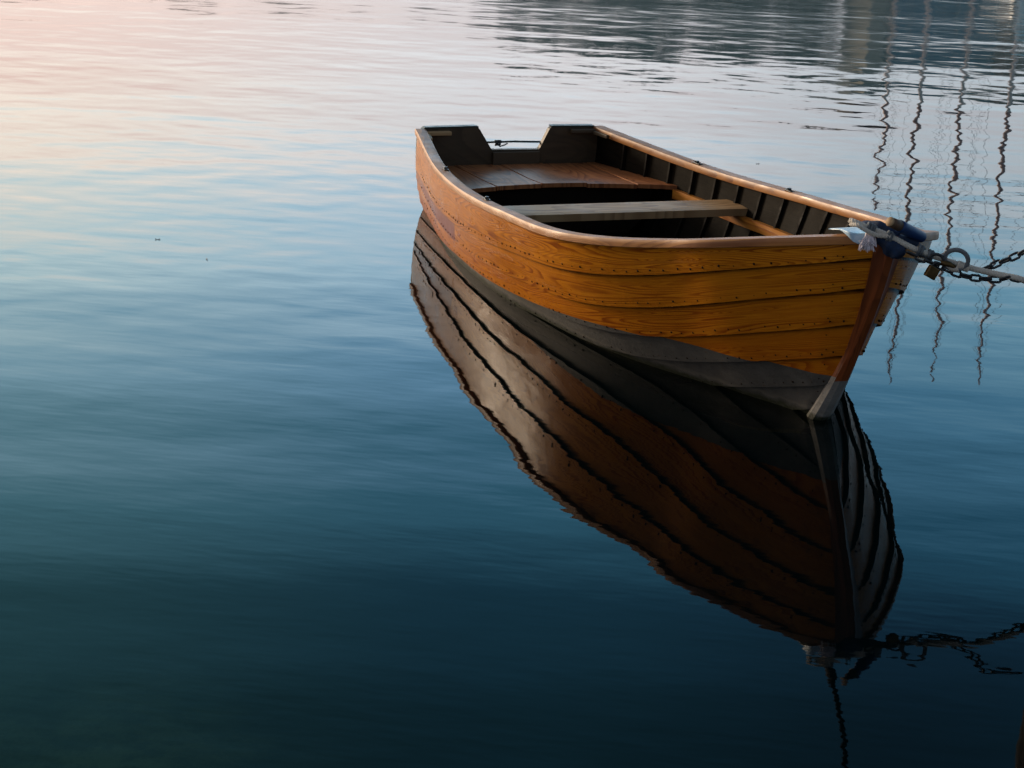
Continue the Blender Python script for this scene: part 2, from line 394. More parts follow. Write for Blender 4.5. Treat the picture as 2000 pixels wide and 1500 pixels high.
# nudge the first laps towards even, as the photograph shows them
def uk(k, s): return cr([0, .5, 1], UK[k], s)
def paint_z(s): return cr([0, .25, .5, .75, .9, 1], [-.02, .028, .082, .178, .207, .215], s)
LAP = .019
hb = MB()
for side in (-1, 1):
    arc = np.concatenate([[0], np.cumsum(np.linalg.norm(np.diff(hull(SS, np.ones_like(SS), side), axis=0), axis=1))])
    for k in range(7):
        ut, ub = uk(k, SS), uk(k + 1, SS)
        # strake rows from the top edge down, the bottom edge standing proud of the next strake
        zt, kk = Zs(SS), Zk(SS)
        upz = np.clip((paint_z(SS) - kk) / (zt - kk), 0, 1)        # where the grey paint starts
        tfix = np.array([0, .2, .4, .6, .8, 1.0])
        rows = []; uvs = []
        # split the strake at the paint line so its edge is clean
        tp = np.clip((ut - upz) / np.maximum(ut - ub, 1e-6), 0, 1)
        for part in (0, 1):
            rows = []; uvs = []
            fr = np.linspace(0, 1, 5)
            for q in fr:
                tt = tp * q if part == 0 else tp + (1 - tp) * q
                uu = ut + (ub - ut) * tt
                P = hull(SS, uu, side); N = hnorm(SS, uu, side)
                off = (.001 if k == 0 else .0015) + LAP * tt * np.clip((1 - SS) / .03, .25, 1) * np.clip(.35 + SS * 1.6, 0, 1)
                rows.append(P + N * off[:, None])
                wdt = (ut - ub) * (zt - kk)
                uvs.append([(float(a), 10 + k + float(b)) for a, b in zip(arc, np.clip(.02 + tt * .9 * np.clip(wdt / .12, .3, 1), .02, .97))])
            # lower lip
            if part == 1:
                P = hull(SS, ub, side); N = hnorm(SS, ub, side)
                rows.append(P + N * .001); uvs.append(uvs[-1])
            hb.grid([list(r) for r in rows], mi=0 if part == 0 else 1, flip=(side == 1), uv=uvs)
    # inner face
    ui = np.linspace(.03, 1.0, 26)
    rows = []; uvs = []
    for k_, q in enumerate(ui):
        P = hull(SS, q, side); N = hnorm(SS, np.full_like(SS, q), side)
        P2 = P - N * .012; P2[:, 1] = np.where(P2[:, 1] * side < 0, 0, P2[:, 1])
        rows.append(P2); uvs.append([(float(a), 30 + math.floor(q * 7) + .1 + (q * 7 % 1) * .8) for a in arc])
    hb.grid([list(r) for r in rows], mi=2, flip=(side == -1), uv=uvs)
    # rivets just above every lap, and nails where the planks meet the stem
    for k in range(1, 6):
        sp = .052
        d = .25
        while d < arc[-1] - .1:
            s_ = float(np.interp(d + random.uniform(-.006, .006), arc, SS))
            u_ = float(uk(k, s_)) ; ut_ = float(uk(k - 1, s_)); u_ = u_ + .13 * (ut_ - u_) + random.uniform(-.006, .006)
            P = hull(s_, u_, side); N = hnorm(np.array([s_]), np.array([u_]), side)[0]
            if P[2] > -.02:
                hb.ball(P + N * (LAP * .87 * min(1, .35 + s_ * 1.6) - .0008), random.choice((.0042, .005, .0056, .0036)), 8, 6, mi=3)
            d += sp * random.uniform(.85, 1.2) * (1.0 if s_ < .6 else 1.35)
    for k in range(6):
        for q in (.3, .75):
            for ds in (.977,):
                s_ = ds + random.uniform(-.003, .003)
                u_ = float(uk(k, s_) + (uk(k + 1, s_) - uk(k, s_)) * q)
                P = hull(s_, u_, side); N = hnorm(np.array([s_]), np.array([u_]), side)[0]
                hb.ball(P + N * (LAP * q + .001), .0026, 7, 5, mi=3)
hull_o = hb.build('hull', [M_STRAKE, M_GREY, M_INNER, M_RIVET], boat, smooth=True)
sharpen(hull_o, 40)

# stem post
sb = MB()
us = np.linspace(0.0, 1.005, 44)
rows = []; uvs = []
for q in us:
    zq = float(Zk(1.0) + (Zs(1.0) - Zk(1.0)) * q)
    uu = min(max(q, .02), 1.0)
    a = hull(.9955, uu, 1); n1 = hnorm(np.array([.9955]), np.array([uu]), 1)[0]
    b = hull(.9985, uu, 1); n2 = hnorm(np.array([.9985]), np.array([uu]), 1)[0]
    f0 = hull(1.0, uu, 1); dz = zq - f0[2]
    a = a + n1 * .011; b = b + n2 * .011
    fx = f0[0] + .018
    if uu < .45: a[0] -= .015 * (1 - uu / .45) + .01
    lo = max(0, 1 - uu / .45); wa = max(a[1], .028 + .020 * lo); wb = max(b[1], .025 + .016 * lo)
    if q > 1: a[2] += dz; b[2] += dz
    half = [(a[0] - .03, wa - .01, a[2] if q <= 1 else zq), (a[0], wa, a[2]), (b[0], wb, b[2]), (fx - .004, .020, zq), (fx + .001, .015, zq)]
    row = [(x, -y, z) for x, y, z in half] + [(x, y, z) for x, y, z in half[::-1]]
    rows.append(row); uvs.append([(q * .9, 50 + .1 + .08 * j) for j in range(len(row))])
sb.grid(rows, uv=uvs)
n = len(rows[0]); sb.f.append([(len(rows) - 1) * n + j for j in range(n)]); sb.m.append(0)
# grey painted foot of the stem
for i, f_ in enumerate(sb.f):
    zc = sum(sb.v[j][2] for j in f_) / len(f_)
    if zc < .205: sb.m[i] = 1
M_GREYL = m_strake_painted('pale_grey_stem_paint', 2.7)
stem_o = sb.build('stem', [M_STEM, M_GREYL], boat, smooth=True); sharpen(stem_o, 30)
# keel under the boat
kb = MB()
rows = [[(float(x), -.02, float(z)), (float(x), -.02, float(z) - .05), (float(x), .02, float(z) - .05), (float(x), .02, float(z))] for x, z in [(hull(s_, .003, 1)[0], hull(s_, .003, 1)[2] + .02) for s_ in np.linspace(.0, .97, 30)]]
kb.grid(rows); kb.build('keel', M_GREY, boat)

# gunwales: a capped rail swept along each sheer line
def sheer(side):
    s_ = 1 - (1 - np.linspace(0, .992, 120)) ** 1.5
    s_ = s_ / s_[-1] * .994
    P = hull(s_, np.ones_like(s_), side); T_ = np.gradient(P, axis=0); T_[:, 2] = 0
    T_ /= np.linalg.norm(T_, axis=1, keepdims=True)
    Nn = np.stack([-T_[:, 1], T_[:, 0], 0 * T_[:, 0]], -1); Nn *= np.sign(Nn[:, 1:2] * side)
    return s_, P, Nn
SEC = [(.004, -.022), (.015, -.022), (.018, -.019), (.019, -.006), (.0185, .007), (.0155, .0115), (.0, .012), (-.030, .012), (-.040, .009), (-.043, .002), (-.043, -.020), (-.040, -.026), (-.014, -.026)]
for side in (-1, 1):
    s_, P, Nn = sheer(side); g_ = MB(); rows = []; uvs = []
    al = np.concatenate([[0], np.cumsum(np.linalg.norm(np.diff(P, axis=0), axis=1))])
    for i in range(len(P)):
        sc = min(1.0, max(.25, abs(P[i, 1]) / .05))
        row = []
        for a, b in SEC:
            a2 = a if a > 0 else a * sc
            q = P[i] + Nn[i] * a2 + np.array([0, 0, b]); 
            if q[1] * side < 0: q[1] = 0
            row.append(q)
        row.append(row[0]); rows.append(row); uvs.append([(float(al[i]), 60 + side + .1 + .055 * j) for j in range(len(row))])
    g_.grid(rows, flip=(side == -1), uv=uvs); n = len(rows[0]) - 1
    g_.f.append([j for j in range(n)]); g_.m.append(0)
    o = g_.build('gunwale', M_RAIL, boat, smooth=True); sharpen(o, 40)
# breasthook between the gunwales at the bow
bb = MB(); tops = []; bots = []
for s_ in np.linspace(.955, .993, 8):
    h_ = hull(s_, 1.0, 1); tops.append([(h_[0], -h_[1] + .01, h_[2] - .045), (h_[0], 0, h_[2] - .04), (h_[0], h_[1] - .01, h_[2] - .045)])
    bots.append([(x, y, z - .02) for x, y, z in tops[-1]])
bb.grid(tops); bb.grid(bots, flip=True)
bb.add([*tops[0], *bots[0]], [[0, 3, 4, 1], [1, 4, 5, 2]])
bb.build('breasthook', M_SEAT, boat)

# transom with its notch for an outboard motor
def inner_y(s_, z, inset=.012):
    """half width inside the hull at height z"""
    zt, k = float(Zs(s_)), float(Zk(s_)); u_ = (z - k) / (zt - k)
    return float(hull(s_, max(min(u_, 1), .001), 1)[1]) - inset
tb = MB()
prof = [hull(0.0, q, -1) for q in np.linspace(.02, .985, 18)]
outl = [(float(p[1]) + .002, float(p[2])) for p in prof]
outl[-1] = (outl[-1][0], .436)
right = [(-y, z) for y, z in outl][::-1]
top = [(-.485, .449), (-.200, .452), (-.186, .449), (-.176, .440), (-.105, .332), (-.098, .325), (.170, .322), (.178, .330), (.228, .436), (.238, .445), (.250, .447), (.485, .444)]
poly = outl + top + right
def extr(mb, poly, x0, x1, rake=0.0):
    n = len(poly); vs = [(x0 + rake * z, y, z) for y, z in poly] + [(x1 + rake * z, y, z) for y, z in poly]
    mb.add(vs, [list(range(n))[::-1], list(range(n, 2 * n))] + [[i, (i + 1) % n, n + (i + 1) % n, n + i] for i in range(n)])
    return vs
vs = extr(tb, poly, -.012, .022, .035)
for i, v in enumerate(tb.v): tb.uv[i] = (v[1] + 3, 70.5 + v[2] * .9 * .9)
tr = tb.build('transom', M_TRANSOM, boat)
# dark capping on the two horns
for pts in ([(-.498, .440), (-.485, .452), (-.200, .455), (-.184, .452)], [(.236, .449), (.250, .450), (.485, .447), (.510, .435)]):
    rows = []; cb = MB()
    for y, z in pts: rows.append([(-.016 + .035 * z, y, z - .004), (-.016 + .035 * z, y, z + .004), (.026 + .035 * z, y, z + .004), (.026 + .035 * z, y, z - .004)])
    cb.grid(rows)
    cb.build('transom_cap', M_GREENBAR, boat)
# motor pad on the notch, bar across it and a knotted line
pb = MB(); pb.box((.046, .038, .262), (.018, .27, .105), bev=.004); pb.build('motor_pad', M_TRANSOM, boat)
hb2 = MB(); hb2.tube([(-.012, -.135, .357), (-.012, .04, .359), (-.012, .215, .354)], .0055, 8)
bar = hb2.build('handle_bar', M_GREENBAR, boat, smooth=True)
kb2 = MB()
for j in range(3):
    c0 = Vector((-.012, -.062 + j * .011, .353))
    kb2.tube([c0 + Vector((math.cos(a) * .010, .006 * math.sin(2 * a), math.sin(a) * .013)) for a in np.linspace(0, 2 * math.pi, 14)[:-1]], .0038, 6, closed=True)
kb2.tube([(-.004, -.06, .350), (.006, -.045, .337), (.004, -.02, .343), (.0, .0, .352)], .0035, 6)
kb2.build('bar_lashing', M_METAL, boat, smooth=True)
for side in (-1, 1):
    q = MB(); y0 = side * .44
    q.box((.045, side * .415, .425), (.06, .14, .020), bev=.004)
    q.box((.12, side * .500, .418), (.17, .045, .020), rot=Matrix.Rotation(side * .20, 3, 'Z'), bev=.004)
    q.build('quarter_knee', M_THWART if side == -1 else M_TRANSOM, boat)

# stern seat: fore and aft boards
seams = [-.56, -.31, -.055, .195, .455, .70]
edges = [-.9, -.31, -.055, .195, .455, .9]
seat = MB()
for b in range(5):
    ya, yb = edges[b] + .0025, edges[b + 1] - .0025
    n = 26; xf = [0.028 + (.83) * i / (n - 1) for i in range(n)]
    T_ = []; Bo = []; uvs = []
    for x in xf:
        z = .243 + .036 * x / .85 + random.uniform(-.0004, .0004) + .0025 * ((b * 7) % 3 - 1)
        lim = inner_y(x / BL, z, .016)
        # front edge sweeps forward towards the sides
        a, c_ = max(-lim, min(lim, ya)), max(-lim, min(lim, yb))
        row = [a + (c_ - a) * j / 6 for j in range(7)]
        def fx(y): return x if x < .5 else x + (x - .5) / .36 * (-.155 + .125 * (abs(y) / .64) ** 2 )
        T_.append([(fx(y), y, z) for y in row]); Bo.append([(fx(y), y, z - .022) for y in row])
        uvs.append([(x + b, 80 + b + .1 + .11 * j) for j in range(7)])
    seat.grid(T_, flip=True, uv=uvs); seat.grid(Bo)
    seat.grid([T_[-1], Bo[-1]], flip=True, uv=[uvs[-1], uvs[-1]]); seat.grid([[r[0] for r in T_], [r[0] for r in Bo]]); seat.grid([[r[-1] for r in T_], [r[-1] for r in Bo]])
so = seat.build('stern_seat', M_SEAT, boat)
# bulkhead under the seat front
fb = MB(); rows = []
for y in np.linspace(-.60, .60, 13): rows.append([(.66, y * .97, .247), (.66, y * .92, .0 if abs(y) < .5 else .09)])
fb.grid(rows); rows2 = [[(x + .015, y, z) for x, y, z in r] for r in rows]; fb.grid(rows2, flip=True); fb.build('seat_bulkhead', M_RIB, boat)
# thwart
tb = MB(); T_ = []; Bo = []; uvs = []
for i in range(25):
    v_ = -1 + 2 * i / 24; row = []; ub = []
    for j, x in enumerate(np.linspace(1.312, 1.524, 7)):
        lim = inner_y(x / BL, .31, .014)
        z = .314 - (.003 if j in (0, 6) else 0)
        row.append((x, v_ * lim, z)); ub.append((v_ * .7 + 4, 90 + .1 + .12 * j))
    T_.append(row); Bo.append([(x, y, z - .036) for x, y, z in row]); uvs.append(ub)
tb.grid(T_, uv=uvs); tb.grid(Bo, flip=True, uv=uvs)
tb.grid([[r[-1] for r in T_], [r[-1] for r in Bo]], uv=[[u[-1] for u in uvs]] * 2); tb.grid([[r[0] for r in T_], [r[0] for r in Bo]], flip=True)
tb.build('thwart', M_THWART, boat)
# risers that carry the thwart
for side in (-1, 1):
    rb = MB(); rows = []; uvs = []
    for x in np.linspace(.84, 3.35, 50):
        z = float(np.interp(x, [.84, 1.5, 2.0, 3.35], [.262, .272, .296, .40]))
        yo = inner_y(x / BL, z, .020); yi = yo - .022; yo2 = yo + .004
        rows.append([(x, side * yo2, z), (x, side * yi, z), (x, side * yi, z - .048), (x, side * (yo2 - .01), z - .048)])
        uvs.append([(x, 95 + side + .1 + .2 * j) for j in range(4)])
    rb.grid(rows, flip=(side == 1), uv=uvs); rb.build('riser', M_RISER, boat)
# ribs
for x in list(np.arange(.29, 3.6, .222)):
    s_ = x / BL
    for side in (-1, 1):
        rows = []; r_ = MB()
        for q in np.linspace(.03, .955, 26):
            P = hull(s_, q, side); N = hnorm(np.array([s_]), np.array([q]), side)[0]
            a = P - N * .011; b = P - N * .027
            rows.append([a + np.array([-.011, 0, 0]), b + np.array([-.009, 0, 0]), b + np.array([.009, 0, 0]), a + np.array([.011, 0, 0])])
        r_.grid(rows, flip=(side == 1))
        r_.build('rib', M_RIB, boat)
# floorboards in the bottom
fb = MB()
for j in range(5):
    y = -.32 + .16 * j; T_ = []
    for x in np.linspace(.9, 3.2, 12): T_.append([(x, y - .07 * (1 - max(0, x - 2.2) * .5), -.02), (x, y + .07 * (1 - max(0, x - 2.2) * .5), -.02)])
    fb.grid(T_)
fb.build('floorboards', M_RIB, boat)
# rowlock plates
for s_, side in ((.236, 1), (.447, 1), (.236, -1), (.447, -1)):
    h_ = hull(s_, 1.0, side); k_ = MB(); h2 = hull(s_ + .01, 1., side); ang = math.atan2(h2[1] - h_[1], h2[0] - h_[0])
    rot = Matrix.Rotation(ang, 3, 'Z'); c_ = Vector((h_[0], h_[1] - side * .024, h_[2] + .0145))
    k_.box(c_, (.062, .024, .005), rot, bev=.0015)
    k_.tube([c_ + Vector((0, 0, .001)), c_ + Vector((0, 0, .012))], .0095, 12)
    k_.ball(c_ + rot @ Vector((.022, 0, .004)), .004); k_.ball(c_ + rot @ Vector((-.022, 0, .004)), .004)
    k_.build('rowlock_plate', M_METAL, boat, smooth=False)

# ------------------------------------------------------------------ bow gear
def smooth_path(pts, n=8):
    pts = [Vector(p) for p in pts]; out = []
    for i in range(len(pts) - 1):
        p0, p1, p2, p3 = pts[max(i - 1, 0)], pts[i], pts[i + 1], pts[min(i + 2, len(pts) - 1)]
        for j in range(n):
            q = j / n
            out.append(.5 * ((2 * p1) + (-p0 + p2) * q + (2*p0 - 5*p1 + 4*p2 - p3) * q*q + (-p0 + 3*p1 - 3*p2 + p3) * q**3))
    out.append(pts[-1]); return out
def DY(x): return 7.815 - (x - 1665) * .0003          # distance of the rope line from the camera
def rp(x, y, d=0.0): return at(x, y, DY(x) + d)
PILE = Vector((2.14, 7.72, 0))
def tight_rope(mb, path, rad, strands=3, pitch=.035):
    # laid rope: three strands twisted round each other
    L_ = [0]
    for a, b in zip(path[:-1], path[1:]): L_.append(L_[-1] + (b - a).length)
    for k in range(strands):
        pts = []
        for i, p in enumerate(path):
            d = (path[min(i + 1, len(path) - 1)] - path[max(i - 1, 0)]).normalized()
            a = d.cross(Vector((0, 0, 1))).normalized(); b = d.cross(a); ph = 2 * math.pi * (L_[i] / pitch + k / strands)
            pts.append(p + (a * math.cos(ph) + b * math.sin(ph)) * rad * .42)
        mb.tube(pts, rad * .62, 8)
rope = empty('mooring_rope', rp(1700, 447))
rinv = Matrix.Translation(-rope.location)
def rbuild(mb, name, mat, parent, loc, smooth=True):
    mb.v = [tuple(Vector(v) - loc) for v in mb.v]
    return mb.build(name, mat, parent, smooth)
main = smooth_path([rp(1661, 431, .02), rp(1670, 434), rp(1690, 443), rp(1720, 454), rp(1748, 467), rp(1790, 488), rp(1840, 506), rp(1890, 522), rp(1950, 536), rp(2000, 547), PILE + Vector((-.11, .02, .655)), PILE + Vector((-.02, .11, .655))], 40)
mb = MB(); tight_rope(mb, main, .0112)
rbuild(mb, 'rope_line', M_ROPE, rope, rope.location)
second = smooth_path([rp(1740, 462, -.012), rp(1712, 459, -.02), rp(1690, 449, -.03), rp(1676, 440, -.03), rp(1662, 439, .0)], 20)
mb = MB(); tight_rope(mb, second, .0085); rbuild(mb, 'rope_tail', M_ROPE, rope, rope.location)
# hitch lashings round the line
mb = MB()
def coil(mb, c, ax, r, turns, rad, squash=1.0):
    ax = Vector(ax).normalized(); a = ax.orthogonal().normalized(); b = ax.cross(a)
    n = int(14 * turns)
    mb.tube([c + ax * ((i / n - .5) * rad * 1.9 * turns) + a * math.cos(2 * math.pi * i * turns / n) * r + b * math.sin(2 * math.pi * i * turns / n) * r * squash for i in range(n + 1)], rad, 7)
ax = rp(1800, 490) - rp(1740, 462)
for px_, py_, r_, tn in ((1702, 447, .016, 3), (1738, 463, .017, 2), (1798, 490, .018, 2), (1818, 499, .016, 2)):
    mb = MB(); coil(mb, rp(px_, py_), ax, r_, tn, .0058)
    rbuild(mb, 'hitch', M_ROPEGREY, rope, rope.location)
# eye splice: a ring of rope with wrapped twine
mb = MB(); c0 = rp(1868, 507, -.02); e1 = Vector((.040, -.012, .004)); e2 = Vector((-.006, .0, .036))
loop = [c0 + e1 * math.cos(a) + e2 * math.sin(a) for a in np.linspace(0, 2 * math.pi, 40)[:-1]]
mb.tube(loop, .0085, 8, closed=True); rbuild(mb, 'eye_loop', M_ROPEGREY, rope, rope.location)
mb = MB(); 
for j in range(9):
    a = -2.5 + j * .13; p = c0 + e1 * math.cos(a) + e2 * math.sin(a); d = (-e1 * math.sin(a) + e2 * math.cos(a))
    coil(mb, p, d, .0105, 1, .0026)
for j in range(7): 
    p = rp(1872 + j * 3.2, 517 + j * 1.2, -.015); coil(mb, p, ax, .0135, 1, .003)
rbuild(mb, 'splice_whipping', M_ROPE, rope, rope.location)
# frayed end hanging over the gunwale
mb = MB()
rf = random.Random(3)
for j in range(95):
    a = at(1700 + rf.uniform(-9, 9), 452 + rf.uniform(-4, 8), 7.80)
    ex, ey = rf.uniform(1676, 1712), rf.uniform(476, 494) - abs(rf.gauss(0, 3))
    m_ = at((1698 + ex) / 2 + rf.uniform(-4, 6), 470 + rf.uniform(-4, 4), 7.775)
    e = at(ex, ey, 7.765 + rf.uniform(-.012, .012))
    mb.tube(smooth_path([a, m_, e], 5), [.0030] * 6 + [.0024] * 3 + [.0015] * 2, 5)
rbuild(mb, 'frayed_end', M_FRAY, rope, rope.location)
tag(rope, 'thick white mooring rope with frayed end running from the bow out to the right', 'rope')

# navy cloth bundled over the stem head
def lump(mb, pts, rad, seed, amp=.25, n=16):
    rs = random.Random(seed); path = smooth_path(pts, 7); k = len(path)
    rr = []
    for i in range(k):
        q = i / (k - 1); b = np.interp(q, np.linspace(0, 1, len(rad)), rad); rr.append(b)
    base = len(mb.v); mb.tube(path, rr, n)
    ph = [rs.uniform(0, 6.28) for _ in range(6)]
    for i in range(base, len(mb.v)):
        v = Vector(mb.v[i]); j = (i - base) // n; 
        if j < k:
            c_ = path[j]; d = v - c_
            ang = ((i - base) % n) / n * 2 * math.pi
            sc = 1 + amp * (.5 * math.sin(3 * ang + ph[0] + j * .25) + .35 * math.sin(5 * ang + ph[1] - j * .4) + .3 * math.sin(j * .9 + ph[2]))
            mb.v[i] = tuple(c_ + d * sc)
def lump_o(name, parts, mat, label, cat):
    mb = MB()
    for i, (pts, rad, seed, amp) in enumerate(parts): lump(mb, pts, rad, seed, amp)
    loc = Vector(mb.v[0]); mb.v = [tuple(Vector(v) - loc) for v in mb.v]
    o = mb.build(name, mat, None, True); o.location = loc
    return tag(o, label, cat)
lump_o('cloth', [
    ([at(1680, 440, 7.93), at(1705, 442, 7.90), at(1730, 452, 7.87), at(1752, 466, 7.84)], [.012, .024, .030, .020], 1, .3),
    ([at(1718, 462, 7.84), at(1738, 478, 7.81), at(1755, 492, 7.79), at(1762, 500, 7.79)], [.026, .036, .030, .012], 2, .28),
    ([at(1738, 466, 7.85), at(1768, 472, 7.84), at(1792, 474, 7.86)], [.02, .026, .012], 4, .25)],
    M_BLUE, 'crumpled navy blue cloth wrapped around the top of the stem', 'cloth')

# wooden handle in a blue sleeve lying across the bow
P0 = at(1738, 433, 7.72); P1 = at(1756, 441, 7.76); P2 = at(1800, 463, 7.86)
hd = empty('wooden_handle', P0)
dv = (P2 - P0).normalized()
mb = MB(); mb.tube([P0 + dv * .001, P1 + dv * .002], [.018, .0205], 20); rbuild(mb, 'grip', M_BARK, hd, P0)
mb = MB(); mb.tube([P0 - dv * .003, P0 + dv * .0015], [.016, .0185], 20); rbuild(mb, 'cut_end', M_CUT, hd, P0)
mb = MB(); mb.tube([P1, P1 + dv * .02, P2, P2 + dv * .006], [.0225, .023, .021, .017], 20); rbuild(mb, 'sleeve', M_BLUETAPE, hd, P0)
mb = MB(); mb.tube([P2, P2 + dv * .022], [.010, .007], 12); rbuild(mb, 'tip', M_CUT, hd, P0)
tag(hd, 'short round wooden handle in a bright blue sleeve resting on the bow', 'handle')

# pale blue plastic sheet hanging over the port gunwale
mb = MB(); rows = []
nI, nJ = 16, 12
for i in range(nI):
    q = i / (nI - 1); row = []
    xt = 1618 + q * 76; yt = 446 - q * 4
    drop = float(np.interp(q, [0, .3, .45, .6, .75, 1], [0, 3, 14, 27, 33, 31]))
    for j in range(nJ):
        v_ = j / (nJ - 1)
        row.append(at(xt + v_ * 4 * q, yt + v_ * (1.5 + drop), 7.94 - .145 * min(1, v_ * 2.2) ** .7 * min(1, q * 1.8) + .004 * math.sin(q * 9 + v_ * 2)))
    rows.append(row)
mb.grid(rows); loc = Vector(mb.v[0]); mb.v = [tuple(Vector(v) - loc) for v in mb.v]
sh = mb.build('plastic_sheet', M_SHEET, None, True); sh.location = loc
so_ = sh.modifiers.new('thick', 'SOLIDIFY'); so_.thickness = .0015
tag(sh, 'small pale blue plastic sheet folded over the gunwale beside the frayed rope end', 'sheet')

# chain
def chain(pts, name, label, mat):
    path = smooth_path(pts, 30); L_ = [0.0]
    for a, b in zip(path[:-1], path[1:]): L_.append(L_[-1] + (b - a).length)
    step = .036; n = int(L_[-1] / step); root = empty(name, path[0])
    me = None
    link_len, link_w, wr = .050, .030, .0048
    m0 = MB(); ring = []
    for a in np.linspace(0, 2 * math.pi, 25)[:-1]:
        cx = (link_len / 2 - link_w / 2) * (1 if math.cos(a) > 0 else -1)
        ring.append(Vector((cx + math.cos(a) * (link_w / 2 - wr), math.sin(a) * (link_w / 2 - wr), 0)))
    m0.tube(ring, wr, 8, closed=True)
    first = None
    for k in range(n):
        d = (k + .5) * step; i = max(1, next(i for i, l in enumerate(L_) if l >= d))
        q = (d - L_[i - 1]) / max(L_[i] - L_[i - 1], 1e-6); p = path[i - 1].lerp(path[i], q)
        dr = (path[i] - path[i - 1]).normalized()
        zx = dr.cross(Vector((0, 0, 1))).normalized(); zz = zx.cross(dr)
        M3 = Matrix((dr, zx, zz)).transposed() @ Matrix.Rotation((math.pi / 2 if k % 2 else 0) + .5 + random.uniform(-.2, .2), 3, 'X')
        if first is None:
            o = m0.build('link', mat, root, True); first = o
        else:
            o = first.copy(); COL.objects.link(o); o.parent = root
        o.matrix_local = Matrix.Translation(p - root.location) @ M3.to_4x4()
    tag(root, label, 'chain')
    return root
chain([rp(1772, 492, -.03), rp(1800, 505, -.03), rp(1835, 520, -.02), rp(1870, 535, -.01), rp(1905, 543), rp(1950, 546), rp(1990, 546), PILE + Vector((-.10, .02, .63))], 'mooring_chain', 'dark steel chain sagging just under the white mooring rope', M_METAL)
chain([rp(1918, 528, .05), rp(1945, 516, .05), rp(1975, 504, .05), rp(2000, 492, .05), rp(2030, 474, .05), PILE + Vector((-.10, .02, .86))], 'mooring_chain', 'short upper run of dark chain rising to the right edge above the rope', M_METAL)

# shackle hooks and padlock
pl = empty('padlock', rp(1820, 532, -.045)); mb = MB(); Lr = Matrix.Rotation(R(16), 3, 'Z') @ Matrix.Rotation(R(28), 3, 'Y')
mb.box(pl.location, (.044, .020, .044), Lr, bev=.004); rbuild(mb, 'lock_body', M_BRASS, pl, pl.location, False)
mb = MB(); U = [Lr @ Vector((math.cos(a) * .013, 0, .020 + max(0, math.sin(a)) * .020 + (.0 if math.sin(a) > 0 else 0))) + pl.location for a in np.linspace(0, math.pi, 14)]
mb.tube(U, .0036, 8); rbuild(mb, 'shackle', M_METAL, pl, pl.location)
tag(pl, 'square tarnished brass padlock hanging from the mooring chain', 'padlock')
# swivel hook holding rope to chain
sh_ = empty('snap_shackle', rp(1835, 505, -.02)); mb = MB()
c0 = rp(1829, 507, -.02); axr = (rp(1860, 515) - rp(1820, 500)).normalized(); e1 = Vector((.024, -.006, 0)); e2 = Vector((0, 0, .020))
mb.tube([c0 + e1 * math.cos(a) + e2 * math.sin(a) for a in np.linspace(0, 2 * math.pi, 24)[:-1]], .0055, 8, closed=True)
rbuild(mb, 'ring', M_METAL, sh_, sh_.location)
mb = MB(); mb.tube([c0 + axr * .018 + Vector((0, 0, -.004)), c0 + axr * .05, c0 + axr * .075 + Vector((0, 0, -.006))], [.011, .012, .009], 12)
rbuild(mb, 'swivel', M_BRASS, sh_, sh_.location)
tag(sh_, 'weathered metal ring and swivel joining the rope to the chain', 'shackle')

# ------------------------------------------------------------------ the pile the boat is tied to (its reflection enters the lower right corner)
M_PILE = plain('tarred_pile_wood', (.035, .024, .014), .8, var=.5, scale=12, bump=.01, stretch=(6, 6, .6))
pile = empty('mooring_pile', (PILE.x, PILE.y, 0)); mb = MB()
zz = np.linspace(-1.2, 1.55, 24)
mb.tube([(.008 * math.sin(z * 3), .006 * math.cos(z * 4), z) for z in zz], [.098 + .004 * math.sin(z * 7) for z in zz], 20)
mb.build('post', M_PILE, pile, True)
mb = MB(); mb.tube([(0, 0, 1.549), (0, 0, 1.56), (0, 0, 1.60)], [.112, .112, .03], 20); mb.build('cap', M_METAL, pile)
tag(pile, 'dark round mooring pile just off the right edge, reflected in the lower right corner', 'post')

# ------------------------------------------------------------------ unseen davit, added to give the thin line mirrored below the bow
dv_ = empty('added_davit', (4.9, 9.4, 0))
mb = MB(); mb.tube([(4.9, 9.4, -1.2), (4.9, 9.4, 4.6)], [.11, .09], 14); rbuild(mb, 'added_davit_post', M_PILE, dv_, dv_.location)
hk = at(1610, 1285, 1.0); 
def mirr(x, y, Y):
    q = at(x, y, Y); return Vector((q.x, q.y, -q.z))
a0 = mirr(1610, 1275, 10.4); a1 = mirr(1625, 1330, 10.2); a2 = mirr(1655, 1490, 10.0); a3 = mirr(1700, 1700, 9.9)
mb = MB(); mb.tube([Vector((4.9, 9.4, 4.5)), a3 + Vector((0, 0, .12))], [.07, .045], 12); rbuild(mb, 'added_davit_arm', M_PILE, dv_, dv_.location)
mb = MB(); mb.tube(smooth_path([a3 + Vector((0, 0, .1)), a2, a1, a0], 12), .014, 7); rbuild(mb, 'added_hoist_line', M_RIB, dv_, dv_.location)
mb = MB(); mb.tube([a1 + Vector((0, 0, .03)), a1, (a0 + a1) / 2, a0], [.014, .028, .030, .018], 10); rbuild(mb, 'added_tackle_block', M_PILE, dv_, dv_.location)
tag(dv_, 'added unseen dark davit, its hanging line and tackle block mirrored under the bow', 'added_davit')

